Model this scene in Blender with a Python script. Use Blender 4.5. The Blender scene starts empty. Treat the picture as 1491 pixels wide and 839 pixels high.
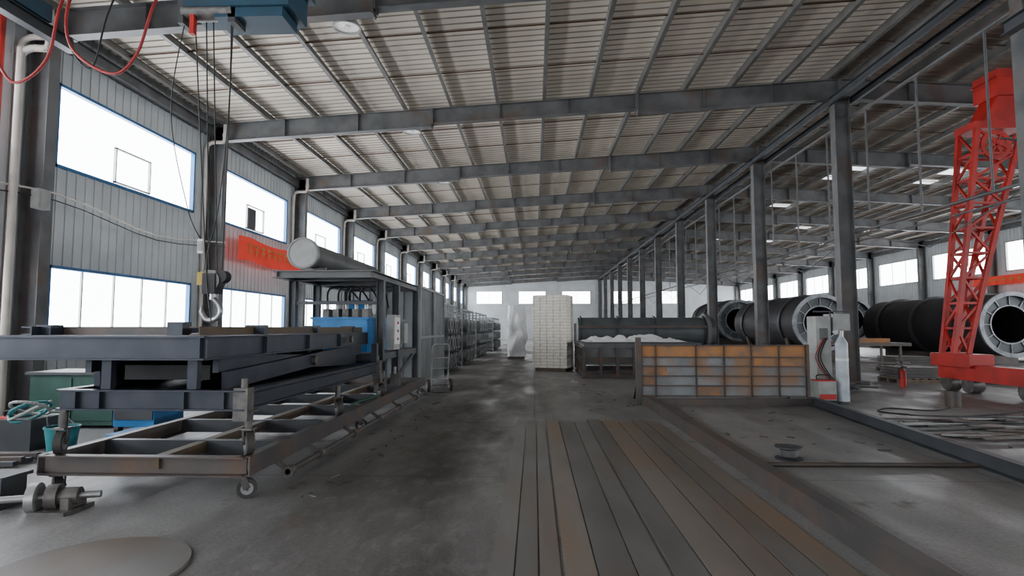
import bpy, math, random
from mathutils import Vector, noise, Matrix
random.seed(7)
S=bpy.context.scene

# ---------------------------------------------------------------- materials
def mat(name,c1,c2=None,rough=.6,metal=0.0,scale=3.0,stretch=(1,1,1),lo=.4,hi=.65,bump=0.0,emit=None,estr=0,rust=None,rlo=.6,rhi=.7,rscale=1.2):
    m=bpy.data.materials.new(name); m.use_nodes=True
    nt=m.node_tree; N=nt.nodes; L=nt.links
    b=N['Principled BSDF']; b.inputs['Roughness'].default_value=rough; b.inputs['Metallic'].default_value=metal
    b.inputs['Base Color'].default_value=(*c1,1)
    tc=N.new('ShaderNodeTexCoord'); mp=N.new('ShaderNodeMapping'); mp.inputs['Scale'].default_value=stretch
    L.new(tc.outputs['Object'],mp.inputs[0])
    nz=N.new('ShaderNodeTexNoise'); nz.inputs['Scale'].default_value=scale; nz.inputs['Detail'].default_value=6
    L.new(mp.outputs[0],nz.inputs[0])
    if c2 is None: c2=tuple(x*.72 for x in c1)
    r=N.new('ShaderNodeValToRGB'); r.color_ramp.elements[0].position=lo; r.color_ramp.elements[1].position=hi
    r.color_ramp.elements[0].color=(*c1,1); r.color_ramp.elements[1].color=(*c2,1)
    L.new(nz.outputs[0],r.inputs[0]); out=r.outputs[0]
    if rust:
        n2=N.new('ShaderNodeTexNoise'); n2.inputs['Scale'].default_value=rscale; n2.inputs['Detail'].default_value=8
        L.new(mp.outputs[0],n2.inputs[0])
        r2=N.new('ShaderNodeValToRGB'); r2.color_ramp.elements[0].position=rlo; r2.color_ramp.elements[1].position=rhi
        L.new(n2.outputs[0],r2.inputs[0])
        mx=N.new('ShaderNodeMixRGB'); mx.inputs[2].default_value=(*rust,1)
        L.new(r2.outputs[0],mx.inputs[0]); L.new(out,mx.inputs[1]); out=mx.outputs[0]
    L.new(out,b.inputs['Base Color'])
    if bump:
        bp=N.new('ShaderNodeBump'); bp.inputs['Strength'].default_value=bump; bp.inputs['Distance'].default_value=.02
        L.new(nz.outputs[0],bp.inputs['Height']); L.new(bp.outputs[0],b.inputs['Normal'])
    if emit:
        b.inputs['Emission Color'].default_value=(*emit,1); b.inputs['Emission Strength'].default_value=estr
    return m

M={}
M['wall']=mat('wall_sheet_paint',(.54,.57,.585),(.46,.485,.50),.5,scale=1.2,bump=0)
M['roof']=mat('roof_sheet_cream',(.70,.63,.53),(.55,.49,.41),.55,scale=.6,stretch=(.4,1,1),emit=(1,.93,.8),estr=.04)  # faint emission puts a daylight glow into the left slope sheets
M['roof_r']=mat('roof_sheet_brown',(.38,.33,.275),(.28,.24,.20),.6,scale=.6,stretch=(.4,1,1))  # right slope sheets, a darker grey-brown than the left slope
M['roofrib']=mat('roof_sheet_rib',(.42,.38,.32),None,.55,scale=.8)
M['steel']=mat('painted_grey_steel',(.14,.142,.142),(.09,.092,.094),.55,.1,2,rust=(.13,.092,.072),rlo=.55,rhi=.72)
M['steel_d']=mat('dark_grey_steel',(.06,.065,.072),(.042,.045,.05),.5,.15,2)
M['purlin']=mat('purlin_steel',(.17,.163,.155),(.12,.116,.11),.5,.1,2)
M['rustrod']=mat('rusty_rod',(.14,.07,.04),(.08,.05,.035),.8,0,5)
M['navy']=mat('machine_navy_steel',(.024,.03,.045),(.042,.047,.06),.4,.35,3,rust=(.06,.05,.045),rlo=.6,rhi=.75)
M['brownsteel']=mat('mill_scale_brown_steel',(.10,.083,.075),(.07,.066,.066),.5,.3,3,rust=(.14,.085,.058),rlo=.5,rhi=.72,rscale=2)
M['rust']=mat('orange_rust',(.42,.2,.08),(.24,.15,.10),.8,0,2.5,lo=.45,hi=.62)
M['panelsteel']=mat('panel_grey_scale',(.25,.26,.27),(.18,.185,.19),.6,.1,2,rust=(.27,.16,.095),rlo=.5,rhi=.64,rscale=1.3)
M['bright']=mat('bright_steel',(.45,.45,.45),(.3,.3,.31),.35,.7,4)
M['rubber']=mat('wheel_rubber',(.05,.045,.042),None,.6,0,5)
M['castiron']=mat('caster_iron',(.15,.14,.132),(.08,.075,.07),.45,.5,8)
M['blue']=mat('blue_frame_paint',(.02,.13,.32),(.03,.1,.25),.5,0,2)
M['tank']=mat('bright_blue_paint',(.02,.2,.5),(.015,.14,.36),.45,0,3)
M['hoist']=mat('hoist_blue_paint',(.015,.06,.10),(.02,.05,.08),.5,0,3)
M['red']=mat('gantry_red_paint',(.50,.022,.016),(.33,.018,.014),.45,0,2)
M['banner']=mat('red_banner_cloth',(.88,.05,.03),(.75,.045,.025),.8,0,1,emit=(1,.08,.04),estr=.12)  # slight self-glow stands in for light coming through the cloth
M['yellow']=mat('yellow_paint',(.5,.33,.04),(.35,.24,.03),.5,0,3)
M['white']=mat('white_plastic',(.82,.83,.83),(.72,.73,.74),.5,0,2)
M['cream']=mat('cream_bundle',(.84,.80,.72),(.70,.66,.57),.7,0,9,stretch=(1,1,2))
M['creamgap']=mat('bundle_shadow_gap',(.45,.41,.34),None,.8,0,9)
M['creamwhite']=mat('white_bundle_side',(.92,.92,.9),(.84,.84,.82),.7,0,6)
M['pipe']=mat('pvc_pipe_beige',(.52,.47,.42),(.42,.38,.34),.5,0,3)
M['black']=mat('black_cable',(.015,.015,.017),None,.6)
M['redhose']=mat('red_hose',(.35,.02,.02),None,.5)
M['drum']=mat('kiln_shell_dark',(.028,.027,.032),(.042,.038,.038),.6,.2,1.2,rust=(.06,.04,.032),rlo=.6,rhi=.75)
M['ring']=mat('machined_flange',(.30,.32,.34),(.17,.18,.2),.45,.4,3)
M['teal']=mat('teal_plastic',(.02,.2,.22),None,.5)
M['green']=mat('dark_green_paint',(.012,.07,.05),None,.5)
M['gas']=mat('gas_cylinder_paint',(.50,.55,.59),(.38,.43,.47),.4,.1,5)
M['cab']=mat('cabinet_grey_paint',(.36,.365,.35),(.27,.275,.26),.5,0,4)
M['rack']=mat('galvanised_rack_sheet',(.22,.235,.24),(.15,.16,.165),.5,.2,1.5)
M['wood']=mat('pallet_wood',(.16,.12,.09),(.1,.08,.06),.8,0,6)
M['pane']=mat('window_glow_glass',(.8,.85,.9),(.8,.85,.9),.3,emit=(.92,.955,1.0),estr=14.0)
M['sky']=mat('skylight_sheet',(.8,.85,.9),(.8,.85,.9),.3,emit=(.93,.96,1.0),estr=2.2)
M['lens']=mat('lamp_reflector',(.85,.85,.82),(.8,.8,.78),.3,emit=(1,.97,.9),estr=.35)
M['plate0']=mat('floor_plate_grey',(.175,.165,.158),(.125,.116,.11),.5,.2,2.2,stretch=(1,.3,1),rust=(.18,.135,.105),rlo=.48,rhi=.68,rscale=1.1,bump=.15)
M['plate1']=mat('floor_plate_dark',(.15,.143,.14),(.107,.101,.098),.5,.2,2.2,stretch=(1,.3,1),rust=(.165,.123,.095),rlo=.5,rhi=.7,rscale=1.1,bump=.15)
M['plate2']=mat('floor_plate_brown',(.20,.172,.15),(.14,.125,.112),.55,.2,2.2,stretch=(1,.3,1),rust=(.235,.165,.115),rlo=.48,rhi=.66,rscale=1.1,bump=.15)
M['rustybeam']=mat('ochre_beam',(.11,.075,.04),(.075,.06,.05),.6,.1,2)
M['drumg']=mat('vessel_greygreen',(.11,.125,.13),(.08,.088,.092),.5,.2,1.5)

# ---------------------------------------------------------------- mesh builder
class B:
    def __init__(s,name): s.name=name; s.v=[]; s.f=[]; s.m=[]; s.mats=[]; s.sm=[]
    def mi(s,k):
        if k not in s.mats: s.mats.append(k)
        return s.mats.index(k)
    def add(s,vs,fs,k,smooth=False):
        o=len(s.v); s.v+= [tuple(x) for x in vs]; i=s.mi(k)
        for f in fs: s.f.append([o+a for a in f]); s.m.append(i); s.sm.append(smooth)
    def box(s,x0,x1,y0,y1,z0,z1,k):
        s.add([(x,y,z) for x in (x0,x1) for y in (y0,y1) for z in (z0,z1)],
          [(0,1,3,2),(4,6,7,5),(0,4,5,1),(2,3,7,6),(0,2,6,4),(1,5,7,3)],k)
    def bar(s,p0,p1,w,h,k,up=(0,0,1),off=(0,0)):
        p0=Vector(p0);p1=Vector(p1);d=(p1-p0).normalized();u=Vector(up)
        if abs(d.dot(u))>.98: u=Vector((1,0,0))
        sd=d.cross(u).normalized(); u=sd.cross(d).normalized()
        c=sd*off[0]+u*off[1]
        vs=[]
        for p in (p0,p1):
            for a in (-1,1):
                for b_ in (-1,1): vs.append(p+c+sd*(a*w/2)+u*(b_*h/2))
        s.add(vs,[(0,1,3,2),(4,6,7,5),(0,4,5,1),(2,3,7,6),(0,2,6,4),(1,5,7,3)],k)
    def ibeam(s,p0,p1,h,w,k,t=.015,up=(0,0,1)):
        s.bar(p0,p1,t,h-2*t,k,up)
        s.bar(p0,p1,w,t,k,up,(0,h/2-t/2)); s.bar(p0,p1,w,t,k,up,(0,-h/2+t/2))
    def chan(s,p0,p1,h,w,k,t=.012,up=(0,0,1),side=1):
        s.bar(p0,p1,t,h-2*t,k,up,(side*(w/2-t/2),0))
        s.bar(p0,p1,w,t,k,up,(0,h/2-t/2)); s.bar(p0,p1,w,t,k,up,(0,-h/2+t/2))
    def cyl(s,p0,p1,r,k,n=20,r2=None,cap=True):
        if r2 is None: r2=r
        p0=Vector(p0);p1=Vector(p1);d=(p1-p0).normalized()
        u=Vector((0,0,1)) if abs(d.z)<.95 else Vector((1,0,0))
        a=d.cross(u).normalized(); b_=a.cross(d)
        vs=[];
        for p,rr in ((p0,r),(p1,r2)):
            for i in range(n):
                t=2*math.pi*i/n; vs.append(p+a*math.cos(t)*rr+b_*math.sin(t)*rr)
        s.add(vs,[(i,(i+1)%n,n+(i+1)%n,n+i) for i in range(n)],k,True)
        if cap: s.add(vs[:n],[tuple(range(n))],k); s.add(vs[n:],[tuple(range(n))[::-1]],k)
    def ring(s,p0,p1,ro,ri,k,n=40,kin=None):
        p0=Vector(p0);p1=Vector(p1);d=(p1-p0).normalized()
        u=Vector((0,0,1)) if abs(d.z)<.95 else Vector((1,0,0))
        a=d.cross(u).normalized(); b_=a.cross(d)
        L=[]
        for p in (p0,p1):
            for rr in (ro,ri):
                L.append([p+a*math.cos(2*math.pi*i/n)*rr+b_*math.sin(2*math.pi*i/n)*rr for i in range(n)])
        vs=L[0]+L[1]+L[2]+L[3]
        q=lambda A,C:[(A*n+i,A*n+(i+1)%n,C*n+(i+1)%n,C*n+i) for i in range(n)]
        s.add(vs,q(0,2),k,True); s.add(vs,q(1,3),kin or k,True); s.add(vs,q(0,1)+q(2,3),k)
    def tube(s,pts,r,k,n=8):
        for a,b_ in zip(pts[:-1],pts[1:]): s.cyl(a,b_,r,k,n)
    def curve(s,pts,r,k,n=8,seg=8):
        P=[Vector(p) for p in pts]; P=[P[0]]+P+[P[-1]]; out=[]
        for i in range(1,len(P)-2):
            for j in range(seg):
                t=j/seg
                out.append(.5*((2*P[i])+(-P[i-1]+P[i+1])*t+(2*P[i-1]-5*P[i]+4*P[i+1]-P[i+2])*t*t+(-P[i-1]+3*P[i]-3*P[i+1]+P[i+2])*t**3))
        out.append(P[-2]); s.tube(out,r,k,n)
    def grid(s,f,nu,nv,k,smooth=True):
        vs=[f(i/nu,j/nv) for i in range(nu+1) for j in range(nv+1)]
        s.add(vs,[(i*(nv+1)+j,(i+1)*(nv+1)+j,(i+1)*(nv+1)+j+1,i*(nv+1)+j+1) for i in range(nu) for j in range(nv)],k,smooth)
    def done(s,rot=None,piv=None):
        me=bpy.data.meshes.new(s.name)
        if rot:
            R=Matrix.Rotation(rot,3,'Z'); pv=Vector(piv)
            s.v=[tuple(R@(Vector(v)-pv)+pv) for v in s.v]
        me.from_pydata(s.v,[],s.f)
        for k in s.mats: me.materials.append(M[k])
        me.polygons.foreach_set('material_index',s.m); me.polygons.foreach_set('use_smooth',s.sm)
        me.update()
        import bmesh
        bm=bmesh.new(); bm.from_mesh(me); bmesh.ops.recalc_face_normals(bm,faces=bm.faces); bm.to_mesh(me); bm.free()
        o=bpy.data.objects.new(s.name,me); S.collection.objects.link(o); return o

XL,XM,XR=-9.35,8.5,26.35
Y0,Y1=-13.8,76.2
HS=XM-XL
FR=[16.2+6*n for n in range(-5,11)]
def roofz(x): return 8.65-abs(x-XM)*(1.05/HS)

# ---------------------------------------------------------------- floor
def floor_mat():
    m=bpy.data.materials.new('worn_concrete'); m.use_nodes=True
    nt=m.node_tree;N=nt.nodes;L=nt.links;b=N['Principled BSDF']
    tc=N.new('ShaderNodeTexCoord')
    def nz(sc,st,det=8,ro=.55):
        mp=N.new('ShaderNodeMapping'); mp.inputs['Scale'].default_value=st; L.new(tc.outputs['Object'],mp.inputs[0])
        n=N.new('ShaderNodeTexNoise'); n.inputs['Scale'].default_value=sc; n.inputs['Detail'].default_value=det; n.inputs['Roughness'].default_value=ro
        L.new(mp.outputs[0],n.inputs[0]); return n.outputs[0]
    def ramp(x,a,c,p0,p1):
        r=N.new('ShaderNodeValToRGB'); r.color_ramp.elements[0].position=p0; r.color_ramp.elements[1].position=p1
        r.color_ramp.elements[0].color=(*a,1); r.color_ramp.elements[1].color=(*c,1); L.new(x,r.inputs[0]); return r.outputs[0]
    def mix(f,a,c,mode='MIX'):
        x=N.new('ShaderNodeMixRGB'); x.blend_type=mode
        if isinstance(f,float): x.inputs[0].default_value=f
        else: L.new(f,x.inputs[0])
        for i,q in ((1,a),(2,c)):
            if isinstance(q,tuple): x.inputs[i].default_value=(*q,1)
            else: L.new(q,x.inputs[i])
        return x.outputs[0]
    base=ramp(nz(.5,(1,.6,1)),(.175,.171,.17),(.255,.247,.24),.35,.65)
    streak=ramp(nz(.9,(1,.14,1)),(0,0,0),(.85,.85,.85),.5,.68)
    c=mix(streak,base,(.10,.094,.089))
    sx=N.new('ShaderNodeSeparateXYZ'); L.new(tc.outputs['Object'],sx.inputs[0])
    def band(c0,w):
        a=N.new('ShaderNodeMath'); a.operation='SUBTRACT'; a.inputs[1].default_value=c0; L.new(sx.outputs[0],a.inputs[0])
        d=N.new('ShaderNodeMath'); d.operation='ABSOLUTE'; L.new(a.outputs[0],d.inputs[0])
        e=N.new('ShaderNodeMapRange'); e.inputs[1].default_value=0; e.inputs[2].default_value=w; e.inputs[3].default_value=1; e.inputs[4].default_value=0
        L.new(d.outputs[0],e.inputs[0]); return e.outputs[0]
    bn=mix(1.0,band(-.9,1.5),ramp(nz(1.1,(1,.3,1)),(.25,.25,.25),(1.3,1.3,1.3),.3,.6),'MULTIPLY')
    c=mix(bn,c,(.05,.045,.042))
    spots=ramp(nz(2.3,(1,.8,1),4),(0,0,0),(1,1,1),.62,.7)
    c=mix(spots,c,(.10,.08,.068))
    dusty=ramp(nz(6,(1,.5,1),6,.7),(0,0,0),(.5,.5,.5),.5,.72)
    c=mix(dusty,c,(.25,.237,.228))
    fine=ramp(nz(40,(1,1,1),3),(.75,.75,.75),(1.15,1.15,1.15),.3,.7)
    c=mix(1.0,c,fine,'MULTIPLY')
    br=N.new('ShaderNodeTexBrick'); br.offset=0; br.inputs['Scale'].default_value=1; br.inputs['Brick Width'].default_value=4.6; br.inputs['Row Height'].default_value=3; br.inputs['Mortar Size'].default_value=.012
    br.inputs[1].default_value=(1,1,1,1); br.inputs[2].default_value=(1,1,1,1); br.inputs[3].default_value=(.5,.5,.5,1)
    L.new(tc.outputs['Object'],br.inputs[0])
    c=mix(1.0,c,br.outputs[0],'MULTIPLY')
    L.new(c,b.inputs['Base Color'])
    rr=ramp(nz(1.5,(1,.4,1)),(.36,.36,.36),(.65,.65,.65),.35,.65); L.new(rr,b.inputs['Roughness'])
    bp=N.new('ShaderNodeBump'); bp.inputs['Strength'].default_value=.3; bp.inputs['Distance'].default_value=.012
    L.new(nz(14,(1,1,1)),bp.inputs['Height']); L.new(bp.outputs[0],b.inputs['Normal'])
    return m
M['floor']=floor_mat()
b=B('floor'); b.box(XL-.3,XR+.3,Y0-.3,Y1+.3,-.2,0,'floor'); b.done()

# ---------------------------------------------------------------- side walls with window bays
def side_wall(name,x,inn,rib):
    b=B(name); t=.12
    xo=x-inn*t; a,c=min(x,xo),max(x,xo)
    zt=roofz(x)
    def seg(y0,y1,z0,z1):
        b.box(a,c,y0,y1,z0,z1,'wall')
        if rib:
            n=max(1,round((y1-y0)/.24))
            for i in range(n):
                y=y0+(i+.5)*(y1-y0)/n
                r0,r1=sorted((x,x+inn*.02)); b.box(r0,r1,y-.015,y+.015,z0,z1,'wall')
    for y in FR[:-1]:
        seg(y,y+.6,0,zt); seg(y+5.25,y+6,0,zt)
        seg(y+.6,y+5.25,0,1.3); seg(y+.6,y+5.25,2.72,4.65); seg(y+.6,y+5.25,6.32,zt)
    b.done()
side_wall('wall_left',XL,1,True); side_wall('wall_right',XR,-1,True)

wn=[0]
def window(axis,x,inn,a0,a1,z0,z1,mull,opened=None,frame='blue',big=None):
    wn[0]+=1; b=B('window_%d'%wn[0]); f=.06
    def bx(u0,u1,z_0,z_1,d0,d1,k):
        d0,d1=sorted((x+inn*d0,x+inn*d1))
        if axis=='x': b.box(d0,d1,u0,u1,z_0,z_1,k)
        else: b.box(u0,u1,d0,d1,z_0,z_1,k)
    bx(a0,a1,z0,z0+f,-.1,.05,frame); bx(a0,a1,z1-f,z1,-.1,.05,frame)
    bx(a0,a0+f,z0,z1,-.1,.05,frame); bx(a1-f,a1,z0,z1,-.1,.05,frame)
    bx(a0+f,a1-f,z0+f,z1-f,-.07,-.06,'pane')
    for q in mull:
        bx(q-.018,q+.018,z0+f,z1-f,-.06,-.02,'cab')
    if opened:
        u0,u1,q0,q1=opened
        for (e0,e1,h0,h1) in ((u0,u0+.035,q0,q1),(u1-.035,u1,q0,q1),(u0,u1,q0,q0+.035),(u0,u1,q1-.035,q1)):
            bx(e0,e1,h0,h1,-.06,.0,'cab')
    if big:
        bx(big[0],big[1],big[2],big[3],-.05,.02,'steel_d')
    b.done()
for i,y in enumerate(FR[:-1]):
    a0,a1=y+.6,y+5.25
    window('x',XL,1,a0,a1,4.65,6.32,[],opened=(y+2.3,y+3.5,4.75,5.55),big=(y+2.35,y+2.85,4.75,5.45) if abs(y-16.2)<.1 else None)
    window('x',XL,1,a0,a1,1.3,2.72,[a0+(a1-a0)*k/5 for k in range(1,5)])
    window('x',XR,-1,a0,a1,4.65,6.32,[a0+(a1-a0)*k/3 for k in (1,2)],frame='cab')
    window('x',XR,-1,a0,a1,1.3,2.72,[a0+(a1-a0)*k/3 for k in (1,2)],frame='cab')

def gable(name,y0,y1,holes):
    b=B(name)
    xs=sorted(set([XL,XM,XR]+[h[0] for h in holes]+[h[1] for h in holes]))
    for x0,x1 in zip(xs[:-1],xs[1:]):
        hs=sorted([(h[2],h[3]) for h in holes if h[0]<=x0+.001 and h[1]>=x1-.001])
        z=0
        for q0,q1 in hs:
            if q0>z: b.box(x0,x1,y0,y1,z,q0,'wall')
            z=q1
        za,zb=roofz(x0)-.02,roofz(x1)-.02
        b.add([(x0,y0,z),(x1,y0,z),(x1,y0,zb),(x0,y0,za),(x0,y1,z),(x1,y1,z),(x1,y1,zb),(x0,y1,za)],
              [(0,1,2,3),(4,5,6,7),(0,1,5,4),(3,2,6,7),(0,3,7,4),(1,2,6,5)],'wall')
    b.done()
hx=[(-7.6,-4.2),(-2.05,1.5),(3.6,7.3),(10.2,13.8),(16,19.5)]
gable('wall_back',Y1,Y1+.15,[(a,c,4.65,6.32) for a,c in hx])
for a,c in hx: window('y',Y1,-1,a,c,4.65,6.32,[a+(c-a)/2],frame='cab')
gable('wall_front',Y0-.15,Y0,[(-6.5,6.0,0,5.6),(11,22,0,5.6)])

# ---------------------------------------------------------------- roof
b=B('ceiling')
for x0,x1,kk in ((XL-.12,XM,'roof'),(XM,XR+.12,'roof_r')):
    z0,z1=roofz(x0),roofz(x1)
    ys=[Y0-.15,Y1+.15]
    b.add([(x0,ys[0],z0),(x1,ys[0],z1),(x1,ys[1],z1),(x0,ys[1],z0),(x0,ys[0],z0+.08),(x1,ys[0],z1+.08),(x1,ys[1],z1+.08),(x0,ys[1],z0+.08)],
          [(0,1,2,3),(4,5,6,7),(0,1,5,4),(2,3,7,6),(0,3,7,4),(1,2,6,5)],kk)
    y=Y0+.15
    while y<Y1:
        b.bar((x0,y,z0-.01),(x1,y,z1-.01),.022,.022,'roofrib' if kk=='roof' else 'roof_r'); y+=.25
b.done()
b=B('skylight_strip')
for k,y in enumerate(FR[:-1]):
    for (xa,xb) in ((13.2,14.3),(17.0,18.0),(20.7,21.7)):
        if y<20 or (k+int(xa))%3==0: continue
        b.bar(((xa),y+2.6,roofz(xa)-.04),((xb),y+2.6,roofz(xb)-.04),1.0,.015,'sky')
        b.bar(((xa),y+4.4,roofz(xa)-.04),((xb),y+4.4,roofz(xb)-.04),.6,.015,'sky')
b.done()
b=B('roof_purlins')
nP=13
for sgn in (-1,1):
    for i in range(nP+1):
        d=.35+ i*(HS-.75)/nP
        x=XM+sgn*d; z=roofz(x)-.03-.1
        b.bar((x,Y0,z),(x,Y1,z),.02,.2,'purlin'); b.bar((x+.04,Y0,z-.1),(x+.04,Y1,z-.1),.09,.015,'purlin')
b.done()
b=B('purlin_sag_rods')
for y in FR[:-1]:
    for dy in (2.0,4.0):
        for sgn in (-1,1):
            x0=XM; x1=XM+sgn*(HS-.2)
            b.cyl((x0,y+dy,roofz(x0)-.12),(x1,y+dy,roofz(x1)-.12),.016,'rustrod',6)
b.done()

for y in FR:
    yy=min(max(y,Y0+.3),Y1-.3)
    b=B('steel_column'); b.ibeam((XL+.27,yy,0),(XL+.27,yy,7.3),.4,.25,'steel',up=(1,0,0)); b.box(XL+.03,XL+.52,yy-.2,yy+.2,0,.03,'steel'); b.done()
    xm=XM+(.15 if abs(y-10.2)<.1 else 0)
    b=B('steel_column'); b.ibeam((xm,yy,0),(xm,yy,7.9),.42,.28,'steel',up=(1,0,0)); b.box(xm-.3,xm+.3,yy-.25,yy+.25,0,.03,'steel')
    if y>20: b.box(xm-.215,xm+.215,yy-.145,yy+.145,.03,.5,'yellow')
    b.done()
    b=B('steel_column'); b.ibeam((XR-.27,yy,0),(XR-.27,yy,7.3),.4,.25,'steel',up=(1,0,0)); b.box(XR-.52,XR-.03,yy-.2,yy+.2,0,.03,'steel'); b.done()
    for sgn in (-1,1):
        b=B('roof_beam')
        def pt(d,dz): x=XM+sgn*d; return (x,yy,roofz(x)-.24-dz)
        for (d0,d1,h) in ((0,5.6,.56),(5.6,11.4,.44),(11.4,HS-.1,.52)):
            b.ibeam(pt(d0,h/2),pt(d1,h/2),h,.22,'steel')
            for d in (d0+.02,d1-.02): b.bar(pt(d,.0),pt(d,h+.03),.26,.03,'steel',up=(1,0,0))
            nn=3
            for q in range(1,nn): b.bar(pt(d0+(d1-d0)*q/nn,.02),pt(d0+(d1-d0)*q/nn,h-.02),.2,.012,'steel',up=(1,0,0))
        b.done()
b=B('eave_strut_beam')
for x in (XL+.16,XR-.16): b.ibeam((x,Y0,7.12),(x,Y1,7.12),.26,.16,'steel')
b.done()
b=B('ridge_tie_beam')
for dx in (-.28,.28): b.chan((XM+dx,Y0,7.78),(XM+dx,Y1,7.78),.2,.08,'steel_d')
b.done()
for y in FR:
    if y<0 or y>70: continue
    b=B('drain_pipe')
    b.tube([(XL+.1,y-.35,0),(XL+.1,y-.35,6.5)],.055,'pipe',12); b.curve([(XL+.1,y-.35,6.5),(XL+.14,y-.33,6.68),(XL+.3,y-.33,6.75),(XL+.55,y-.33,6.75),(XL+.62,y-.33,6.85),(XL+.62,y-.33,7.25)],.055,'pipe',12,4)
    b.cyl((XL+.1,y-.35,6.42),(XL+.1,y-.35,6.55),.068,'pipe',12); b.cyl((XL+.62,y-.33,6.9),(XL+.62,y-.33,7.0),.068,'pipe',12); b.done()
b=B('mid_row_pipe_rack')
for z,r in ((7.3,.04),(4.1,.035),(3.85,.02)): b.cyl((XM+.27,5,z),(XM+.27,64,z),r,'steel',8)
y=5.2
while y<40:
    b.cyl((XM+.27,y,7.3),(XM+.27,y,4.1 if int(y)%3 else 4.6),.024,'steel',6); y+=2.05
for y in FR[:-1]:
    if 4<y<60: b.cyl((XM+.27,y,4.1),(XM+.27,y+3,3.3),.014,'steel',6); b.cyl((XM+.27,y+3,3.3),(XM+.27,y+6,4.1),.014,'steel',6)
b.done()
b=B('wall_power_cable')
pts=[]
for k in range(0,8):
    yb=4.2+6*k
    pts+= [(XL+.55,yb,4.0-.03*k),(XL+.55,yb+3,3.7-.03*k)]
pts=pts[:5]
b.curve(pts,.018,'pipe',6,4); b.curve([(p[0],p[1],p[2]-.12) for p in pts],.012,'black',6,4)
b.done()

for y in FR:
    if y<9 or y>66: continue
    b=B('high_bay_lamp'); c=Vector((-3.6,y+.55,7.28)); 
    prof=[(.26,0),(.25,.04),(.2,.12),(.12,.2),(.07,.24)]
    for (r0,z0),(r1,z1) in zip(prof[:-1],prof[1:]): b.cyl(c+Vector((0,0,z0)),c+Vector((0,0,z1)),r0,'cab',24,r1,cap=False)
    b.cyl(c+Vector((0,0,.03)),c+Vector((0,0,.035)),.245,'lens',24); b.ring(c+Vector((0,0,-.01)),c+Vector((0,0,.02)),.27,.235,'cab',24)
    b.cyl(c+Vector((0,0,.0)),c+Vector((0,0,.03)),.07,'white',16)
    b.cyl(c+Vector((0,0,.24)),c+Vector((0,0,.42)),.06,'cab',12); b.cyl(c+Vector((0,0,.42)),(c.x,c.y,roofz(c.x)-.02),.012,'steel_d',6); b.done()

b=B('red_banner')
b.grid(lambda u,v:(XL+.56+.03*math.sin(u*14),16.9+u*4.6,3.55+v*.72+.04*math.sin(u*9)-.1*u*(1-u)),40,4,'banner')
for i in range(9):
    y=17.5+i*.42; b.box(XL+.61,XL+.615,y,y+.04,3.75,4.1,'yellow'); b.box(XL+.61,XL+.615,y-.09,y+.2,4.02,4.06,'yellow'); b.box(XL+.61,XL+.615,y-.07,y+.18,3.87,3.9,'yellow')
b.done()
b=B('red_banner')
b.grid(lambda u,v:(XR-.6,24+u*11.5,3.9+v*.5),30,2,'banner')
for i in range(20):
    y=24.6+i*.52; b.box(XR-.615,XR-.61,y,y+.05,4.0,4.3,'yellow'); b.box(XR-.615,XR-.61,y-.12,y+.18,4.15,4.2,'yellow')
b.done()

# ---------------------------------------------------------------- floor plates
b=B('steel_floor_plates')
x=-.28; ws=[.16,.15,.16,.2,.24,.22,.22,.26,.24,.2,.22]
for i,w in enumerate(ws):
    e=9.7-.12*(i%3); g=.03 if i in (2,5) else .012
    b.box(x,x+w-g,-2+.2*(i%2),e,0.0,.012+.003*(i%2),'plate%d'%((0,1,0,2,1,0,1,2,2,0,2)[i])); x+=w
b.done()
b=B('floor_channel_frame')
b.bar((2.2,2.2,.09),(2.2,11.45,.09),.10,.18,'brownsteel'); b.bar((2.2,2.2,.18),(2.2,11.45,.18),.14,.02,'brownsteel')
b.chan((4.45,3.2,.09),(5.35,11.6,.09),.18,.1,'steel_d')
b.chan((2.25,11.45,.07),(5.35,11.6,.07),.14,.1,'brownsteel')
b.cyl((2.25,6.55,.025),(4.78,6.6,.025),.025,'brownsteel',8)
b.done()
b=B('ribbed_steel_panel')
xa,xb,yp=2.12,5.32,11.75
b.box(xa,xb,yp,yp+.012,.16,1.17,'panelsteel')
b.box(xa,xb,yp-.005,yp,.94,1.15,'rust')
for (u0,u1,z0,z1) in ((.05,.5,.57,.74),(0,.26,.38,.55),(2.2,3.15,.76,.92),(1.08,1.55,.18,.36)): b.box(xa+u0,xa+u1,yp-.005,yp,z0,z1,'rust')
for z in (.17,.37,.56,.75,.93,1.16): b.box(xa,xb,yp-.05,yp-.005,z-.012,z+.012,'brownsteel')
for x in (0,.28,1.07,1.62,2.15,2.68,3.2): b.box(xa+x-.012,xa+x+.012,yp-.05,yp-.004,.15,1.18,'brownsteel')
b.box(xa-.12,xa-.02,yp-.1,yp,0,1.32,'brownsteel'); b.box(xb,xb+.05,yp-.06,yp,0,1.18,'brownsteel')
b.bar((xa,yp+.9,.02),(xa,yp+.02,.8),.05,.05,'brownsteel'); b.bar((xb,yp+.9,.02),(xb,yp+.02,.8),.05,.05,'brownsteel')
b.done()
b=B('wire_spool'); c=(2.92,6.95)
b.cyl((*c,0),(*c,.015),.15,'steel_d',28); b.cyl((*c,.015),(*c,.13),.075,'black',24); b.ring((*c,.13),(*c,.145),.15,.04,'steel_d',28); b.ring((*c,.03),(*c,.11),.095,.07,'steel',24); b.done()

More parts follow.
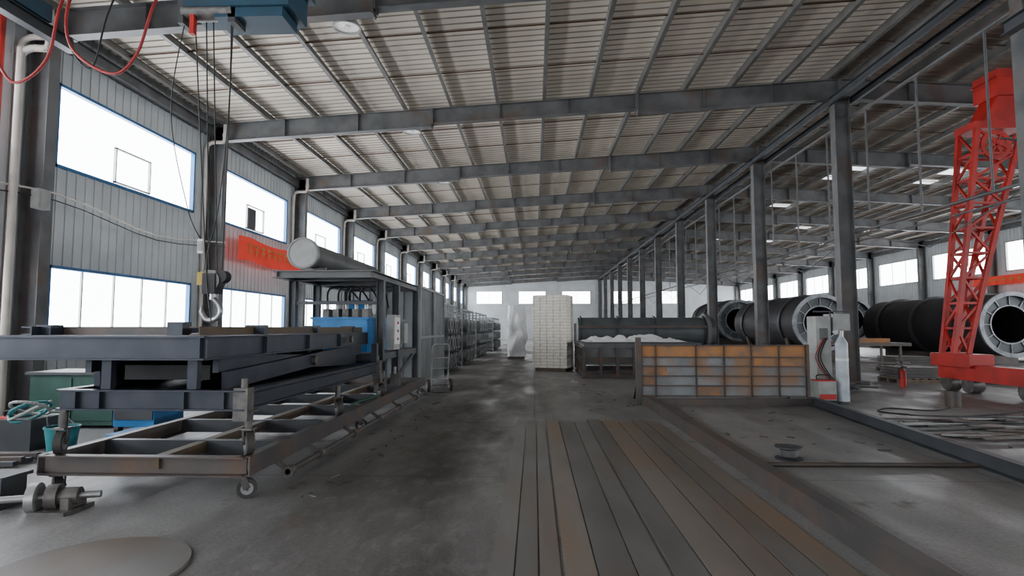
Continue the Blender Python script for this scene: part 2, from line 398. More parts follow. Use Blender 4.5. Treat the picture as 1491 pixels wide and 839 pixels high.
def caster(b,x,y,z0,zt,r=.09,ang=0,k='castiron'):
    ca,sa=math.cos(ang),math.sin(ang); wx=x+.04*ca; wy=y+.04*sa
    ax=Vector((-sa,ca,0)); c=Vector((wx,wy,z0+r))
    b.cyl(c-ax*.03,c+ax*.03,r,'rubber',24); b.cyl(c-ax*.034,c+ax*.034,r*.62,'bright',20); b.cyl(c-ax*.06,c+ax*.06,.014,'castiron',10)
    for sg in (-1,1):
        b.bar(c+ax*.045*sg,Vector((x,y,z0+2*r+.02))+ax*.045*sg,.008,.06,k,up=(ca,sa,0))
    b.box(x-.055,x+.055,y-.055,y+.055,z0+2*r+.012,z0+2*r+.03,k)
    if zt>z0+2*r+.05: b.cyl((x,y,z0+2*r+.03),(x,y,zt),.035,k,14)
    b.box(x-.07,x+.07,y-.07,y+.07,zt-.015,zt,k)

b=B('transport_carriage_frame'); xl,xr,ya,yb=-4.36,-2.53,5.1,13.3; zc=.295
b.chan((xl,ya,zc),(xr,ya,zc),.17,.09,'brownsteel',side=-1); b.chan((xl,yb,zc),(xr,yb,zc),.17,.09,'brownsteel')
b.chan((xr,ya,zc),(xr,yb,zc),.17,.09,'brownsteel'); b.chan((xl,ya,zc),(xl,yb,zc),.17,.09,'brownsteel',side=-1)
for y in (5.9,7.2,8.6,10,11.6): b.chan((xl,y,zc),(xr,y,zc),.15,.08,'steel_d')
b.bar((-3.35,ya,zc+.02),(-3.35,yb,zc+.02),.1,.1,'rustybeam')
for x in (xl+.1,xr-.06):
    for y in (5.18,8.6,13.1): caster(b,x,y,0,.21,.085,ang=.5 if x>-3 else 2.4)
b.cyl((-2.36,5.6,.13),(-2.36,12.6,.13),.028,'brownsteel',12)
for y in (5.6,6.4,7.6,8.9,10.2,11.6,12.5): b.cyl((-2.36,y,.13),(-2.36,y+.08,.13),.055,'castiron',14); b.bar((-2.36,y+.04,.13),(-2.53,y+.04,.25),.04,.04,'castiron')
b.done()

b=B('scissor_lift_table')
zb=.86; bx0,bx1,by0,by1=-4.26,-2.56,5.15,10.0
for (p,q) in (((bx0,by0),(bx1,by0)),((bx0,by1),(bx1,by1)),((bx0,by0),(bx0,by1)),((bx1-.04,by0),(bx1-.04,by1)),((-3.4,by0),(-3.4,by1))):
    b.ibeam((*p,zb),(*q,zb),.18,.1,'navy')
for x in (-4.1,-3.88,-3.11,-2.75): b.box(x,x+.012,by0-.05,by0+.05,.78,.94,'navy')
b.box(bx0,bx1,by0+.1,by1,.90,.91,'navy')
for x,y in ((bx0,by0),(bx1-.03,by0+.05),(bx0,9.7),(bx1-.03,9.7),(bx1-.03,7.6)):
    caster(b,x+.02,y+.02,.38,.77,.10,ang=-1.2 if x<-4 else -.9)
for y in (by0+.02,9.6): b.box(bx1-.1,bx1+.03,y-.06,y+.06,.68,.97,'castiron'); b.cyl((bx1-.03,y,.97),(bx1-.03,y,1.05),.03,'castiron',10)
for y in (by0+.1,6.8,8.4,9.9):
    for x in (-3.9,-3.1): b.bar((x,y,.95),(x,y,1.22),.07,.09,'navy')
b.bar((bx1-.05,9.5,.95),(bx1-.05,9.5,1.25),.09,.09,'navy')
for x in (-2.95,-4.2):
    b.bar((x,5.5,1.0),(x,9.8,1.16),.06,.17,'navy'); b.bar((x-.09,5.5,1.16),(x-.09,9.8,.98),.06,.17,'navy')
    b.cyl((x-.2,7.65,1.08),(x+.08,7.65,1.08),.06,'castiron',14)
b.box(-4.0,-3.15,5.6,9.6,1.0,1.14,'black')
b.cyl((-3.5,6,1.0),(-3.5,8.2,1.12),.06,'bright',12)
tx0,tx1,ty0,ty1=-4.95,-2.87,5.0,10.0; zt=1.325
b.ibeam((tx0,ty0+.05,zt),(tx1,ty0+.05,zt),.21,.12,'navy'); b.ibeam((tx0,ty1,zt),(tx1,ty1,zt),.21,.12,'navy')
b.ibeam((tx1-.05,ty0,zt),(tx1-.05,ty1,zt),.21,.12,'navy'); b.ibeam((tx0+.05,ty0,zt),(tx0+.05,ty1,zt),.21,.12,'navy')
for y in (6.2,7.4,8.6): b.ibeam((tx0,y,zt),(tx1,y,zt),.2,.1,'navy')
b.box(tx0,tx1-.1,ty0+.12,ty1,1.425,1.435,'navy')
b.chan((-4.8,5.6,1.475),(-3.45,5.6,1.475),.08,.08,'brownsteel')
b.chan((-3.2,5.4,1.475),(-3.05,10.1,1.475),.08,.1,'rustybeam'); b.chan((-4.75,5.3,1.475),(-4.75,10.1,1.475),.08,.1,'navy')
for y in (6.4,8.0,9.6): b.box(-3.22,-3.0,y,y+.1,1.435,1.535,'navy')
b.box(-4.75,-4.6,5.4,5.55,1.435,1.53,'navy'); b.box(-3.5,-3.35,5.45,5.6,1.435,1.56,'navy')
b.cyl((-2.86,9.0,1.33),(-2.82,9.0,1.33),.05,'castiron',14)
b.curve([(-2.5,8,.45),(-2.6,8.5,.42),(-2.45,9.1,.45),(-2.65,9.6,.42)],.02,'green',8,5)
b.done()
b=B('hydraulic_press_frame'); fx0,fx1,fy0,fy1=-4.3,-2.72,10.25,13.3
for x in (fx0,fx1):
    for y in (fy0,11.4,fy1): b.ibeam((x,y,.38),(x,y,2.36),.13,.12,'steel_d',up=(1,0,0))
    b.ibeam((x,fy0-.7,2.4),(x,fy1+.05,2.4),.12,.14,'steel'); b.chan((x,fy0,1.0),(x,fy1,1.0),.12,.08,'steel_d')
    b.bar((x,11.4,.5),(x,fy1,1.0),.05,.06,'steel_d')
for y in (fy0-.65,fy0,11.4,12.4,fy1): b.ibeam((fx0,y,2.4),(fx1,y,2.4),.12,.12,'steel')
b.box(fx0,fx1,fy0-.6,fy1,2.46,2.475,'steel')
for y in (fy0,fy1): b.chan((fx0,y,1.0),(fx1,y,1.0),.12,.08,'steel_d')
b.bar((fx1,fy0,1.95),(fx0,fy0,1.95),.06,.06,'steel_d')
b.box(-4.0,-3.0,10.4,12.0,1.07,1.68,'tank'); b.box(-4.03,-2.97,10.37,12.03,1.66,1.7,'tank')
for i in range(5):
    x=-3.85+i*.18; b.box(x,x+.11,10.5,10.75,1.7,1.85,'castiron'); b.cyl((x+.05,10.6,1.85),(x+.05,10.6,1.98),.03,'bright',10)
b.cyl((-3.6,11.2,1.9),(-3.2,11.2,1.9),.14,'tank',20); b.cyl((-3.2,11.2,1.9),(-3.1,11.2,1.9),.15,'bright',20)
for i in range(4): b.curve([(-3.8+i*.2,10.6,1.95),(-3.7+i*.2,10.4,2.2),(-3.5+i*.22,10.8,2.25),(-3.3+i*.15,11.3,1.9)],.018,'black',6,5)
b.box(fx1-.02,fx1+.12,10.75,11.25,1.1,1.75,'cab'); b.box(fx1+.12,fx1+.13,10.8,11.2,1.2,1.7,'white')
b.box(fx1+.0,fx1+.14,11.55,11.85,1.2,1.6,'cab')
for z in (1.3,1.45,1.6): b.cyl((fx1+.13,11.0,z),(fx1+.15,11.0,z),.025,'red',10)
for y in (fy0,11.4): b.box(fx1-.08,fx1+.1,y-.08,y+.1,.385,.62,'castiron'); b.cyl((fx1,y,.6),(fx1,y,.75),.05,'bright',12)
b.done()
b=B('steel_cylinder_drum')
b.cyl((-3.85,9.6,2.75),(-3.85,13.5,2.75),.21,'steel',40); b.cyl((-3.85,9.52,2.75),(-3.85,9.6,2.75),.26,'cab',48); b.ring((-3.85,9.51,2.75),(-3.85,9.53,2.75),.265,.235,'rack',48)
for y in (10,13): b.box(-4.05,-3.65,y,y+.1,2.48,2.56,'castiron')
b.done()

def cage(name,x0,x1,y0,y1,h,nx,k='steel_d'):
    b=B(name)
    for x in (x0,x1):
        for i in range(nx+1):
            y=y0+(y1-y0)*i/nx; b.box(x-.03,x+.03,y-.03,y+.03,0,h,k)
        for z in (.15,h*.5,h-.05): b.box(x-.025,x+.025,y0,y1,z-.03,z+.03,k)
    for y in (y0,y1):
        for z in (.15,h*.33,h*.66,h-.05): b.box(x0,x1,y-.025,y+.025,z-.03,z+.03,k)
        for i in range(1,4): b.box(x0+(x1-x0)*i/4-.02,x0+(x1-x0)*i/4+.02,y-.02,y+.02,0,h,k)
    return b
b=cage('sheet_metal_rack',-4.4,-2.75,13.9,17.6,2.55,2,'rack')
b.box(-2.79,-2.77,13.95,17.55,.2,2.5,'rack'); b.box(-4.38,-2.8,13.92,13.94,.2,2.5,'rack'); b.box(-4.38,-2.79,13.94,17.55,2.48,2.5,'rack')
for i in range(1,17): b.box(-2.767,-2.76,13.9+i*.215,13.91+i*.215,.2,2.5,'steel')
b.done()
def coilrack(y0,y1,x0,x1,h):
    b=cage('coil_storage_rack',x0,x1,y0,y1,h,3,'rack')
    r=.26; nz=int(h/.6); ny=int((y1-y0)/.62)
    for j in range(nz):
        for i in range(ny):
            y=y0+.35+i*.62; z=.4+j*.6
            b.ring((x0+.15,y,z),(x1+.18,y,z),r,r*.62,'rack' if (i+j)%2 else 'steel',24); b.cyl((x0+.2,y,z),(x1+.05,y,z),r*.55,'black',16)
    b.done()
coilrack(18.6,22.2,-4.4,-2.95,2.35); coilrack(23.4,27.4,-4.4,-2.9,2.3); coilrack(29,35,-4.4,-2.9,2.3); coilrack(38,44,-4.2,-2.7,2.2)
coilrack(20,26,-7.2,-5.6,2.0)

b=B('hand_truck'); cx,cy=-2.25,13.9
for s_ in (-.2,.2): b.curve([(cx+s_,cy,.15),(cx+s_,cy-.05,.7),(cx+s_,cy-.12,1.05),(cx+s_*.6,cy-.2,1.12)],.018,'bright',8,5); 
b.cyl((cx-.12,cy-.2,1.12),(cx+.12,cy-.2,1.12),.018,'bright',8)
for z in (.3,.55,.8): b.cyl((cx-.2,cy-.03*z/.3,z),(cx+.2,cy-.03*z/.3,z),.014,'bright',8)
for s_ in (-.27,.27): b.cyl((cx+s_-.03,cy+.05,.15),(cx+s_+.03,cy+.05,.15),.15,'rubber',24); b.cyl((cx+s_-.035,cy+.05,.15),(cx+s_+.035,cy+.05,.15),.08,'bright',16)
b.cyl((cx-.27,cy+.05,.15),(cx+.27,cy+.05,.15),.015,'castiron',8); b.box(cx-.2,cx+.2,cy-.28,cy,.02,.035,'castiron'); b.done(rot=.4,piv=(cx,cy,0))

b=B('stacked_panel_bundles'); x0,x1,y0,y1=0.12,1.32,20.4,21.6
b.box(x0+.05,x1-.05,y0+.03,y1,0,.12,'wood'); rows=24
for r in range(rows):
    z=.12+r*.106
    for c in range(5):
        w=(x1-x0)/5; j=random.uniform(-.02,.02); 
        b.box(x0+c*w+.005,x0+(c+1)*w-.005,y0+j,y0+.6,z+.006,z+.1,'cream')
    for c in range(3): 
        j=random.uniform(-.015,.01); b.box(x0+j,x0+.5,y0+.61+c*.33,y0+.61+c*.33+.32,z+.004,z+.102,'creamwhite')
    b.box(x0+.05,x1-.05,y0+.04,y1-.05,z,z+.106,'creamgap')
b.box(x0-.02,x0+.0,y0-.02,y1,.12,2.64,'creamwhite')
b.done(rot=math.radians(-17),piv=(.7,21,0))
def lumpy(name,x0,x1,y0,y1,h,k,amp,sc=1.6,taper=.1,z0=0):
    b=B(name); c=Vector(((x0+x1)/2,(y0+y1)/2,0))
    def P(a,t):
        th=2*math.pi*a; cs,sn=math.cos(th),math.sin(th); q=max(abs(cs),abs(sn)); f=(1/q)*.75+.25
        s_=1-taper*t*t
        p=Vector((c.x+cs*f*(x1-x0)/2*s_,c.y+sn*f*(y1-y0)/2*s_,z0+t*h))
        nn=noise.noise_vector(p*sc)*amp+noise.noise_vector(p*sc*3.3)*amp*.4; nn.z*=.3
        if t<.02: nn=Vector((0,0,0))
        return p+nn
    N=48; K=24; vs=[P(i/N,j/K) for j in range(K+1) for i in range(N)]
    fs=[(j*N+i,j*N+(i+1)%N,(j+1)*N+(i+1)%N,(j+1)*N+i) for j in range(K) for i in range(N)]
    vs.append(Vector((c.x,c.y,z0+h*1.01))); fs+=[(K*N+i,K*N+(i+1)%N,len(vs)-1) for i in range(N)]
    b.add(vs,fs,k,True); return b
b=lumpy('plastic_wrapped_pallet',-1.35,-.45,28.6,29.8,2.5,'white',.16,z0=.12); b.box(-1.3,-.5,28.65,29.75,0,.12,'wood'); b.done()

b=B('steel_work_table'); x0,x1,y0,y1=1.5,5.0,17.8,21.2
for z in (.08,.55,.98): 
    for p,q in (((x0,y0),(x1,y0)),((x0,y1),(x1,y1)),((x0,y0),(x0,y1)),((x1,y0),(x1,y1))): b.ibeam((*p,z),(*q,z),.14,.12,'brownsteel' if z<.9 else 'steel')
for i in range(8):
    x=x0+(x1-x0)*i/7; b.box(x-.04,x+.04,y0-.05,y0+.05,.1,.95,'brownsteel')
for i in range(6):
    y=y0+(y1-y0)*i/5; b.box(x0-.05,x0+.05,y-.04,y+.04,.1,.95,'brownsteel')
b.box(x0+.05,x1-.05,y0+.02,y0+.04,.4,.92,'steel'); b.box(x0,x1,y0,y1,1.04,1.06,'steel_d')
b.done()
b=B('plastic_sheet_cover')
def pc(u,v):
    x=1.55+u*3.1; y=17.85+v*2.6; e=min(u,1-u,v,1-v)
    return (x,y,1.08+.16*abs(noise.noise(Vector((x*1.7,y*1.7,0))))*2*min(1,e*8)+.06*abs(noise.noise(Vector((x*6,y*6,3))))*min(1,e*10))
b.grid(pc,60,40,'white'); b.done()
b=B('long_steel_vessel'); zc=1.35; r=.62
b.cyl((1.9,26,zc),(8.0-.2,26,zc),r,'drumg',40)
for x in (2.0,3.6,5.2,7.3): b.ring((x,26,zc),(x+.06,26,zc),r+.08,r-.02,'steel_d',40)
for x in (2.6,4.8,7.0): b.box(x,x+.15,25.5,26.5,0,.85,'steel_d')
b.cyl((7.4,26,zc),(7.55,26,zc),.8,'steel',40)
b.box(1.9,7.4,25.3,25.36,1.5,1.62,'brownsteel')
b.done()
b=B('steel_section_stack')
for j in range(6):
    for i in range(8):
        b.chan((5.8+i*.14,22.9,.1+j*.12),(5.8+i*.14,24.5,.1+j*.12),.11,.12,'brownsteel' if (i+j)%3 else 'steel_d')
b.box(5.7,7,23,23.1,0,.05,'wood');b.done()

def kiln(x,y,z,r,L,col='drum'):
    b=B('kiln_drum')
    b.ring((x,y,z),(x,y+L,z),r,r*.9,col,56,'black'); b.cyl((x,y+L-.1,z),(x,y+L-.05,z),r*.9,'black',56)
    b.ring((x,y-.06,z),(x,y+.04,z),r*1.03,r*.9,'ring',56); b.ring((x,y+.15,z),(x,y+.2,z),r*.9,r*.6,'drumg',56,'black'); b.ring((x,y+.1,z),(x,y+1.5,z),r*.62,r*.58,'ring',40,'black')
    for i in range(12):
        a=2*math.pi*i/12; d=Vector((math.cos(a),0,math.sin(a))); b.bar(Vector((x,y+.12,z))+d*r*.6,Vector((x,y+.12,z))+d*r*.9,.03,.05,'ring',up=(0,1,0))
    for q in (.18,.5,.82): b.ring((x,y+L*q,z),(x,y+L*q+.22,z),r*1.06,r*.98,'steel_d',56)
    for q in (.15,.8):
        yy=y+L*q
        b.box(x-r*.8,x+r*.8,yy-.15,yy+.15,0,max(.15,z-r*.95),'brownsteel')
        for s_ in (-1,1): b.bar((x+s_*r*.75,yy,max(.1,z-r)),(x+s_*r*.85,yy,z-r*.55),.3,.12,'brownsteel')
    b.done()
kiln(13.3,27.6,1.75,1.3,8.0); kiln(19.4,24.5,1.65,1.3,8.5); kiln(17.3,46,2.3,1.35,9); kiln(13.1,38,2.0,1.3,6.5); kiln(18.6,35,2.0,1.25,9,col='drumg')
kiln(23.3,26,1.6,1.2,8)

# ---------------------------------------------------------------- red gantry
b=B('red_gantry_crane'); gy=14.5
b.box(9.95,10.3,11.2,14.9,.3,.66,'red'); b.box(9.85,10.4,13.7,15.0,.6,.9,'red')
for y in (11.7,12.4,14.0,14.7): b.cyl((10.0,y,.2),(10.25,y,.2),.2,'castiron',24)
def lattice(b,pA,pB,wx0,wx1,wy0,wy1,n,k,bow=.0):
    pA=Vector(pA);pB=Vector(pB); 
    def corner(t,i):
        wx=wx0+(wx1-wx0)*(t**1.3); wy=wy0+(wy1-wy0)*t; p=pA.lerp(pB,t); p=p+Vector((-bow*math.sin(math.pi*t),0,0))
        return p+Vector(((-1,1,1,-1)[i]*wx/2,(-1,-1,1,1)[i]*wy/2,0))
    for s_ in range(n):
        t0,t1=s_/n,(s_+1)/n
        for i in range(4):
            b.bar(corner(t0,i),corner(t1,i),.1,.1,k); b.bar(corner(t0,i),corner(t0,(i+1)%4),.05,.05,k)
            a,c=(i,(i+1)%4) if s_%2 else ((i+1)%4,i); b.bar(corner(t0,a),corner(t1,c),.05,.05,k)
lattice(b,(10.1,gy,.9),(11.2,gy,6.3),.34,1.05,.4,.6,9,'red')
b.box(10.6,11.85,gy-.35,gy+.35,6.3,6.48,'red')
b.add([(10.85,gy-.3,6.48),(11.75,gy-.3,6.48),(11.75,gy+.3,6.48),(10.85,gy+.3,6.48),(11.2,gy-.3,7.1),(11.85,gy-.3,7.1),(11.85,gy+.3,7.1),(11.2,gy+.3,7.1)],[(0,1,2,3),(4,5,6,7),(0,1,5,4),(1,2,6,5),(2,3,7,6),(3,0,4,7)],'red')
b.box(11.15,11.85,gy-.4,gy+.4,7.1,7.75,'red'); b.box(11.1,11.9,gy-.42,gy+.42,7.55,7.6,'red')
b.ring((11.1,gy-.32,5.9),(11.1,gy-.26,5.9),.36,.26,'red',24)
for i in range(6):
    a=i*math.pi/3; b.bar((11.1,gy-.3,5.9),(11.1+.3*math.cos(a),gy-.3,5.9+.3*math.sin(a)),.04,.04,'red')
for yy in (gy-.35,gy+.35):
    b.bar((11.75,yy,7.5),(25,yy,6.95),.12,.14,'red'); b.bar((11.75,yy,6.9),(25,yy,6.3),.12,.14,'red')
    for i in range(14):
        x=11.95+i*.88; f=lambda q:-.58*(q-11.75)/13.3
        b.bar((x,yy,6.9+f(x)),(x+.44,yy,7.5+f(x+.44)),.05,.05,'red'); b.bar((x+.44,yy,7.5+f(x+.44)),(x+.88,yy,6.9+f(x+.88)),.05,.05,'red')
lattice(b,(25,gy,.35),(25,gy,6.3),.4,.9,.45,.6,8,'red'); b.box(24.8,25.2,11.2,15.6,0,.35,'red')
b.done()
b=B('flood_light'); c=Vector((XM+1.05,11.2,5.0)); b.bar(c+Vector((-.7,0,.1)),c,.03,.03,'steel_d'); b.bar(c+Vector((0,-.02,-.15)),c+Vector((.05,.1,.12)),.3,.1,'cab'); b.bar(c+Vector((0,-.07,-.13)),c+Vector((.03,.0,.1)),.25,.02,'lens'); b.done()

# ---------------------------------------------------------------- overhead crane + hoist
b=B('overhead_hoist_crane')
b.box(-8.0,7.8,7.5,8.0,6.5,6.93,'hoist')
for x in (-8.05,7.75): b.box(x-.12,x+.12,6.5,9.0,6.52,6.8,'hoist')
for x in (-8.05,7.75): b.ibeam((x,-8,6.4),(x,9.6,6.4),.22,.16,'steel_d')
hx0,hx1=-4.85,-3.3
b.box(hx0+.1,hx1,7.45,8.1,5.85,6.25,'hoist'); b.box(hx0,hx1+.1,7.4,8.15,6.22,6.5,'hoist'); b.box(hx0+.5,hx1-.1,7.5,8.0,5.72,5.87,'hoist')
b.cyl((-4.8,7.6,5.85),(-4.1,7.6,5.85),.13,'castiron',20)
b.box(-4.85,-4.77,7.5,7.8,5.65,6.0,'steel_d'); b.box(-4.15,-4.05,7.5,7.8,5.65,6.0,'steel_d'); b.box(-4.68,-4.62,7.5,7.58,5.5,5.8,'red')
for i in range(6): b.box(hx1-.6+i*.08,hx1-.57+i*.08,7.44,7.46,5.95,6.2,'steel_d')
hk=Vector((-4.5,8.0,2.0))
for x in (-4.72,-4.56,-4.46,-4.18): b.cyl((x,7.7,5.8),(hk.x+(.05 if x>-4.5 else -.04)+ (x+4.5)*.25,7.98,2.25),.009,'black',6)
b.cyl(hk+Vector((-.02,-.09,.16)),hk+Vector((-.02,.09,.16)),.15,'castiron',24); b.cyl(hk+Vector((.13,-.07,.22)),hk+Vector((.13,.07,.22)),.09,'black',20)
b.box(hk.x-.1,hk.x+.08,hk.y-.11,hk.y+.11,hk.z-.02,hk.z+.26,'black'); b.box(hk.x-.18,hk.x-.08,hk.y-.1,hk.y+.1,hk.z+.1,hk.z+.28,'yellow')
b.cyl(hk+Vector((0,0,-.1)),hk+Vector((0,0,0)),.04,'bright',12)
pts=[hk+Vector((0,0,-.08)),hk+Vector((.09,0,-.17)),hk+Vector((.12,0,-.28)),hk+Vector((.04,0,-.38)),hk+Vector((-.08,0,-.38)),hk+Vector((-.15,0,-.28))]
b.curve(pts,.035,'bright',10,5); b.cyl(pts[-1],pts[-1]+Vector((-.01,0,.08)),.035,'bright',10,.008)
b.curve([(-6.0,7.45,6.5),(-6.0,7.05,5.7),(-5.89,7,5.07),(-5.35,7,4.72),(-5.03,7,4.98),(-4.85,7.05,5.7),(-4.8,7.45,6.3)],.018,'redhose',8,8)
b.curve([(-7.3,7.45,6.5),(-7.1,7.05,5.5),(-6.8,7,4.81),(-6.55,7,4.63),(-6.2,7,4.95),(-6.1,7.05,5.7),(-6.1,7.45,6.5)],.018,'redhose',8,8)
b.curve([(-6.3,7.45,6.5),(-6.05,7.1,5.3),(-5.7,7.1,4.85),(-5.6,7.2,5.6),(-5.5,7.45,6.5)],.012,'black',8,8)
b.curve([(-4.75,7.6,6.0),(-4.95,7.6,4.5),(-4.8,7.8,3.2),(-4.68,7.95,2.75)],.007,'black',6,8)
b.curve([(-4.15,7.6,5.8),(-4.2,7.7,4.5),(-4.35,7.8,3.2),(-4.55,7.9,2.4),(-4.4,7.8,1.6)],.008,'black',6,8)
b.box(-4.72,-4.64,7.95,8.01,2.55,2.75,'white'); b.box(-4.71,-4.65,7.94,7.95,2.58,2.72,'cab')
b.done()

b=B('red_riser_pipe'); b.cyl((-8.95,9.15,0),(-8.95,9.15,7.1),.07,'red',16); b.ring((-8.95,9.15,4),(-8.95,9.15,4.1),.1,.07,'red',20); b.done()
b=B('wall_drain_elbow_pipe'); b.curve([(-8.75,9.35,0),(-8.75,9.35,3),(-8.75,9.35,6.0),(-8.75,9.37,6.2),(-8.6,9.4,6.3),(-8.4,9.45,6.32),(-8.35,9.45,6.45),(-8.35,9.45,6.9)],.06,'pipe',12,6); b.done()
b=B('electrical_junction_box'); b.box(-8.8,-8.65,9.75,10.0,3.6,3.95,'cab'); b.box(-8.65,-8.64,9.78,9.97,3.65,3.9,'cab'); b.done()

# left clutter
b=B('tool_cabinet'); b.box(-7.6,-6.3,8.6,9.3,.05,.8,'green'); b.box(-7.65,-6.25,8.55,9.35,.8,.84,'steel_d')
for x in (-7.55,-6.9): b.box(x,x+.6,8.585,8.6,.12,.75,'green'); b.box(x+.5,x+.53,8.57,8.585,.35,.5,'bright')
b.done()
b=B('welding_machine'); b.box(-6.0,-5.4,8.2,8.9,.1,.75,'tank'); b.box(-5.98,-5.42,8.18,8.2,.2,.7,'steel_d')
for x in (-5.95,-5.45):
    for y in (8.25,8.85): b.cyl((x-.03,y,.06),(x+.03,y,.06),.06,'rubber',14)
b.curve([(-5.9,8.5,.75),(-5.9,8.5,.9),(-5.5,8.5,.9),(-5.5,8.5,.75)],.02,'steel_d',8,6); b.done()
b=B('plastic_bucket'); b.cyl((-5.75,7.0,0),(-5.75,7.0,.3),.14,'teal',24,.18,cap=False); b.cyl((-5.75,7,.0),(-5.75,7,.01),.14,'teal',24); b.ring((-5.75,7,.29),(-5.75,7,.31),.19,.17,'teal',24); b.cyl((-5.75,7,.24),(-5.75,7,.25),.165,'black',20)
b.curve([(-5.93,7,.3),(-5.85,6.9,.45),(-5.65,6.9,.45),(-5.57,7,.3)],.008,'bright',6,6); b.done()
b=B('coiled_hose')
for q in range(4): b.curve([(-6.35+.2*math.cos(t)+.03*q,7.2+.2*math.sin(t)-.03*q,.45+.1*math.sin(t*1.0+q)+.02*q) for t in [i*math.pi/5 for i in range(11)]],.018,'cab' if q%2 else 'teal',8,3)
b.box(-6.55,-6.15,7.0,7.4,0,.38,'steel_d'); b.done()
b=B('blue_parts_bin'); b.box(-5.1,-4.7,6.9,7.4,0,.03,'tank')
for (a,c,d,e) in ((-5.1,-5.07,6.9,7.4),(-4.73,-4.7,6.9,7.4),(-5.1,-4.7,6.9,6.93),(-5.1,-4.7,7.37,7.4)): b.box(a,c,d,e,0,.22,'tank')
b.box(-5.12,-4.68,6.88,7.42,.2,.23,'tank'); b.done()
b=B('red_toolbox'); b.box(-7.2,-6.9,7.6,7.85,0,.28,'red'); b.box(-7.22,-6.88,7.58,7.87,.28,.31,'red'); b.curve([(-7.15,7.72,.31),(-7.15,7.72,.38),(-6.95,7.72,.38),(-6.95,7.72,.31)],.01,'black',6,5); b.done()
b=B('stacked_angle_bars')
for i in range(5): b.bar((-7.5,6.0+i*.1,.04+.03*(i%2)),(-5.6,6.2+i*.1,.04+.03*(i%2)),.06,.05,'brownsteel' if i%2 else 'steel_d')
b.done()
b=B('wheel_axle_assembly')
b.cyl((-4.9,4.45,.12),(-3.62,4.85,.12),.028,'bright',14); b.cyl((-4.1,4.7,.12),(-4.04,4.72,.12),.12,'bright',28); b.cyl((-3.98,4.74,.12),(-3.9,4.765,.12),.1,'castiron',24); b.cyl((-3.9,4.765,.12),(-3.76,4.8,.12),.07,'castiron',20)
b.box(-4.05,-3.75,4.62,4.95,0,.03,'castiron'); b.box(-3.85,-3.78,4.7,4.9,.03,.12,'castiron'); b.box(-4.75,-4.6,4.4,4.6,0,.12,'castiron'); b.done()
b=B('cast_iron_block'); b.box(-4.62,-4.4,4.75,5.0,0,.24,'steel_d'); b.box(-4.65,-4.37,4.72,5.03,.24,.27,'steel_d'); b.done()
b=B('round_steel_plate'); b.cyl((-2.75,3.6,0),(-2.75,3.6,.02),.56,'plate0',64); b.done()

# ---------------------------------------------------------------- right side items
b=B('gas_cylinder'); c=(6.15,12.0)
b.cyl((*c,0),(*c,1.2),.115,'gas',28); b.cyl((*c,1.2),(*c,1.33),.115,'gas',28,.045); b.cyl((*c,1.33),(*c,1.45),.045,'bright',16); b.cyl((c[0]-.09,c[1],1.42),(c[0]+.05,c[1],1.42),.02,'yellow',10); b.cyl((c[0]-.12,c[1]-.04,1.42),(c[0]-.12,c[1],1.42),.05,'bright',16); b.ring((*c,0),(*c,.05),.13,.11,'steel_d',24); b.ring((*c,.85),(*c,.9),.118,.11,'white',24); b.done()
b=B('welding_cabinet'); b.box(5.85,6.15,12.4,12.8,.05,1.75,'cab'); b.box(5.87,6.13,12.385,12.4,.1,.9,'cab'); b.box(5.92,6.08,12.38,12.4,1.25,1.5,'steel'); b.box(6.25,6.6,12.5,12.9,1.45,1.8,'cab')
b.box(6.4,6.45,12.6,12.65,0,1.45,'steel_d'); b.bar((5.9,12.6,1.85),(6.6,12.6,1.85),.03,.03,'steel_d'); b.bar((6.25,12.6,1.4),(6.25,12.6,1.85),.03,.03,'steel_d')
for i in range(3): b.curve([(6.0+i*.03,12.38,1.3),(5.8+i*.05,12.35,.9),(6.0+i*.04,12.3,.5),(6.3,12.25,.2+.03*i)],.012,'black' if i else 'redhose',6,6)
b.done()
b=B('wire_feeder_box'); b.box(5.6,5.95,11.85,12.2,.08,.45,'cab'); b.box(5.62,5.93,11.83,11.85,.1,.2,'red'); b.box(5.6,5.95,11.85,12.2,.45,.47,'red'); b.curve([(5.65,12.0,.47),(5.65,12,.56),(5.9,12,.56),(5.9,12,.47)],.012,'black',6,5); b.box(5.58,5.97,11.83,12.22,0,.08,'black'); b.done()
def ext(x,y):
    b=B('fire_extinguisher'); b.cyl((x,y,0),(x,y,.4),.075,'red',20); b.cyl((x,y,.4),(x,y,.46),.075,'red',20,.03); b.cyl((x,y,.46),(x,y,.52),.025,'black',12); b.box(x-.01,x+.1,y-.01,y+.01,.5,.53,'black'); b.curve([(x-.03,y,.5),(x-.1,y,.42),(x-.09,y,.2)],.012,'black',6,5); b.done()
ext(9.4,15.4)
b=B('rusty_pipe_stub'); b.ring((8.0,11.6,0),(8.0,11.6,.3),.13,.11,'brownsteel',24,'black'); b.done()
def pallet(x,y,w,d,layers,name='sheet_pallet_stack'):
    b=B(name)
    for i in range(3): b.box(x,x+w,y+i*(d-.1)/2,y+i*(d-.1)/2+.1,0,.1,'wood')
    for i in range(6): b.box(x+i*(w-.12)/5,x+i*(w-.12)/5+.12,y,y+d,.1,.125,'wood')
    for j in range(layers):
        o=random.uniform(-.04,.04); b.box(x+.05+o,x+w-.05+o,y+.03,y+d-.03+o,.13+j*.045,.13+j*.045+.03,'steel' if j%2 else 'brownsteel')
    b.done()
pallet(9.9,16.4,1.2,1.0,7); pallet(12.3,20.5,1.5,1.2,9); pallet(7.0,17.5,.8,1.0,10); pallet(12.6,16.0,1.4,1.2,6)
b=B('steel_bar_pile')
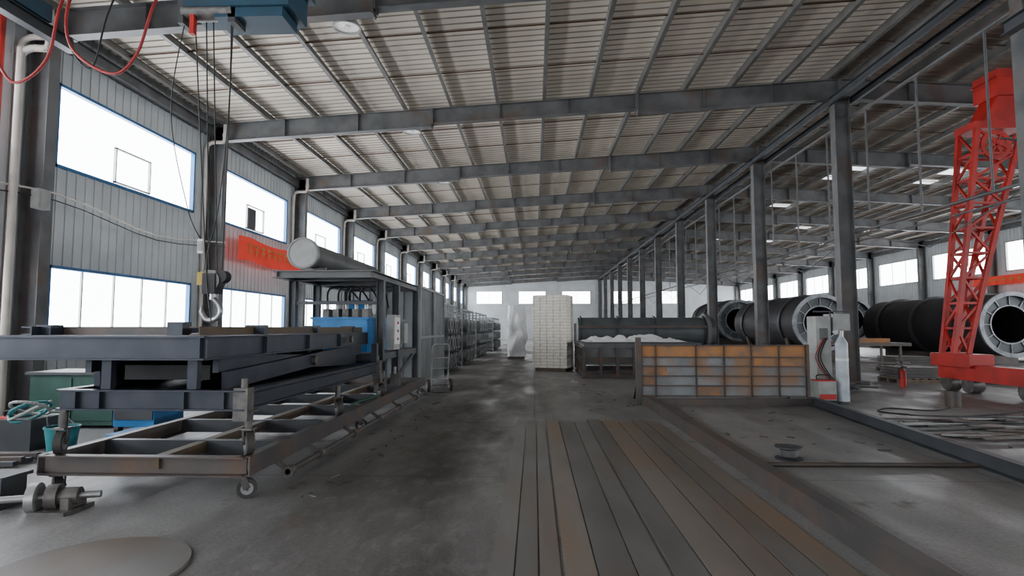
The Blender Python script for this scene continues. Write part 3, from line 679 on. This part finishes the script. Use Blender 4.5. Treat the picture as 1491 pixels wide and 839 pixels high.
for i in range(52):
    x=random.uniform(6.0,7.8); y=random.uniform(8.0,10.0); L=random.uniform(1.2,2.2); a=random.uniform(-.3,.3)
    z=.02+.022*(i//9)
    if i>26:
        x+=2.6; y+=1.2+random.uniform(0,.8); z=.02+.022*((i-27)//8); x=max(x,9.15+L/2); 
        if y>10.8: y=10.8
    dx,dy=math.cos(a)*L/2,math.sin(a)*L/2
    b.bar((x-dx,y-dy,z),(x+dx,y+dy,z),random.choice((.05,.08,.12)),.02,random.choice(('steel','steel_d','brownsteel','cab','brownsteel')))
b.done()
b=B('welding_rig_table')
for x in (10.0,11.3):
    for y in (18.6,19.6): b.box(x,x+.06,y,y+.06,0,.95,'brownsteel')
b.box(9.7,11.6,18.5,19.8,.95,1.05,'brownsteel'); b.box(9.8,11.2,18.9,19.1,1.05,1.18,'rust'); b.box(9.7,11.6,18.6,18.65,.4,.46,'brownsteel'); b.done()
b=B('steel_offcut_pile')
for i in range(60):
    x=random.uniform(5.7,7.6); y=random.uniform(13.7,15.5); z=.03+.03*(i//7); a=random.uniform(0,3.1); L=random.uniform(.3,.8)
    b.bar((x-math.cos(a)*L/2,y-math.sin(a)*L/2,z),(x+math.cos(a)*L/2,y+math.sin(a)*L/2,z),.1,.03,random.choice(('steel','steel_d','brownsteel')))
b.done()
b=B('floor_scrap_scatter')
for i in range(90):
    x,y=random.choice(((random.uniform(2.5,4.6),random.uniform(7.2,11)),(random.uniform(5.5,9.5),random.uniform(5.5,11.4)),(random.uniform(1.0,2.0),random.uniform(10,16)),(random.uniform(-2.1,-1.7),random.uniform(5,12))))
    a=random.uniform(0,3.1); L=random.uniform(.03,.16)
    b.bar((x,y,.006),(x+math.cos(a)*L,y+math.sin(a)*L,.006),random.uniform(.01,.04),.01,random.choice(('steel_d','brownsteel','steel')))
b.curve([(7.8,11.4,.01),(7.2,11.0,.01),(6.6,11.3,.01),(6.2,10.8,.01),(6.9,10.3,.01),(7.9,10.5,.01),(9.5,11.2,.01),(11,11.0,.01)],.012,'black',6,8)
b.done()

for (x,y,w,d,h,k) in ((10.5,50,2,4,2.2,'steel'),(4,55,3,4,2.0,'cab'),(-6,50,2.2,6,2.2,'steel_d'),(20,58,3,6,2.4,'steel'),(1.5,62,2,3,2.2,'tank')):
    b=cage('storage_crate_rack',x,x+w,y,y+d,h,4,'steel_d'); b.box(x+.05,x+w-.05,y+.05,y+d-.05,.15,h*.8,k); b.done()

# ---------------------------------------------------------------- light
w=bpy.data.worlds.new('sky_world'); S.world=w; w.use_nodes=True
bg=w.node_tree.nodes['Background']; bg.inputs[0].default_value=(.92,.96,1,1); bg.inputs[1].default_value=3.4

cam=bpy.data.cameras.new('camera'); co=bpy.data.objects.new('camera',cam); S.collection.objects.link(co)
co.location=(0,0,1.5); co.rotation_euler=(math.radians(90+3.94),0,math.radians(2.19))
cam.sensor_width=36; cam.lens=850/1491*36; cam.clip_end=200; cam.clip_start=.05
S.camera=co
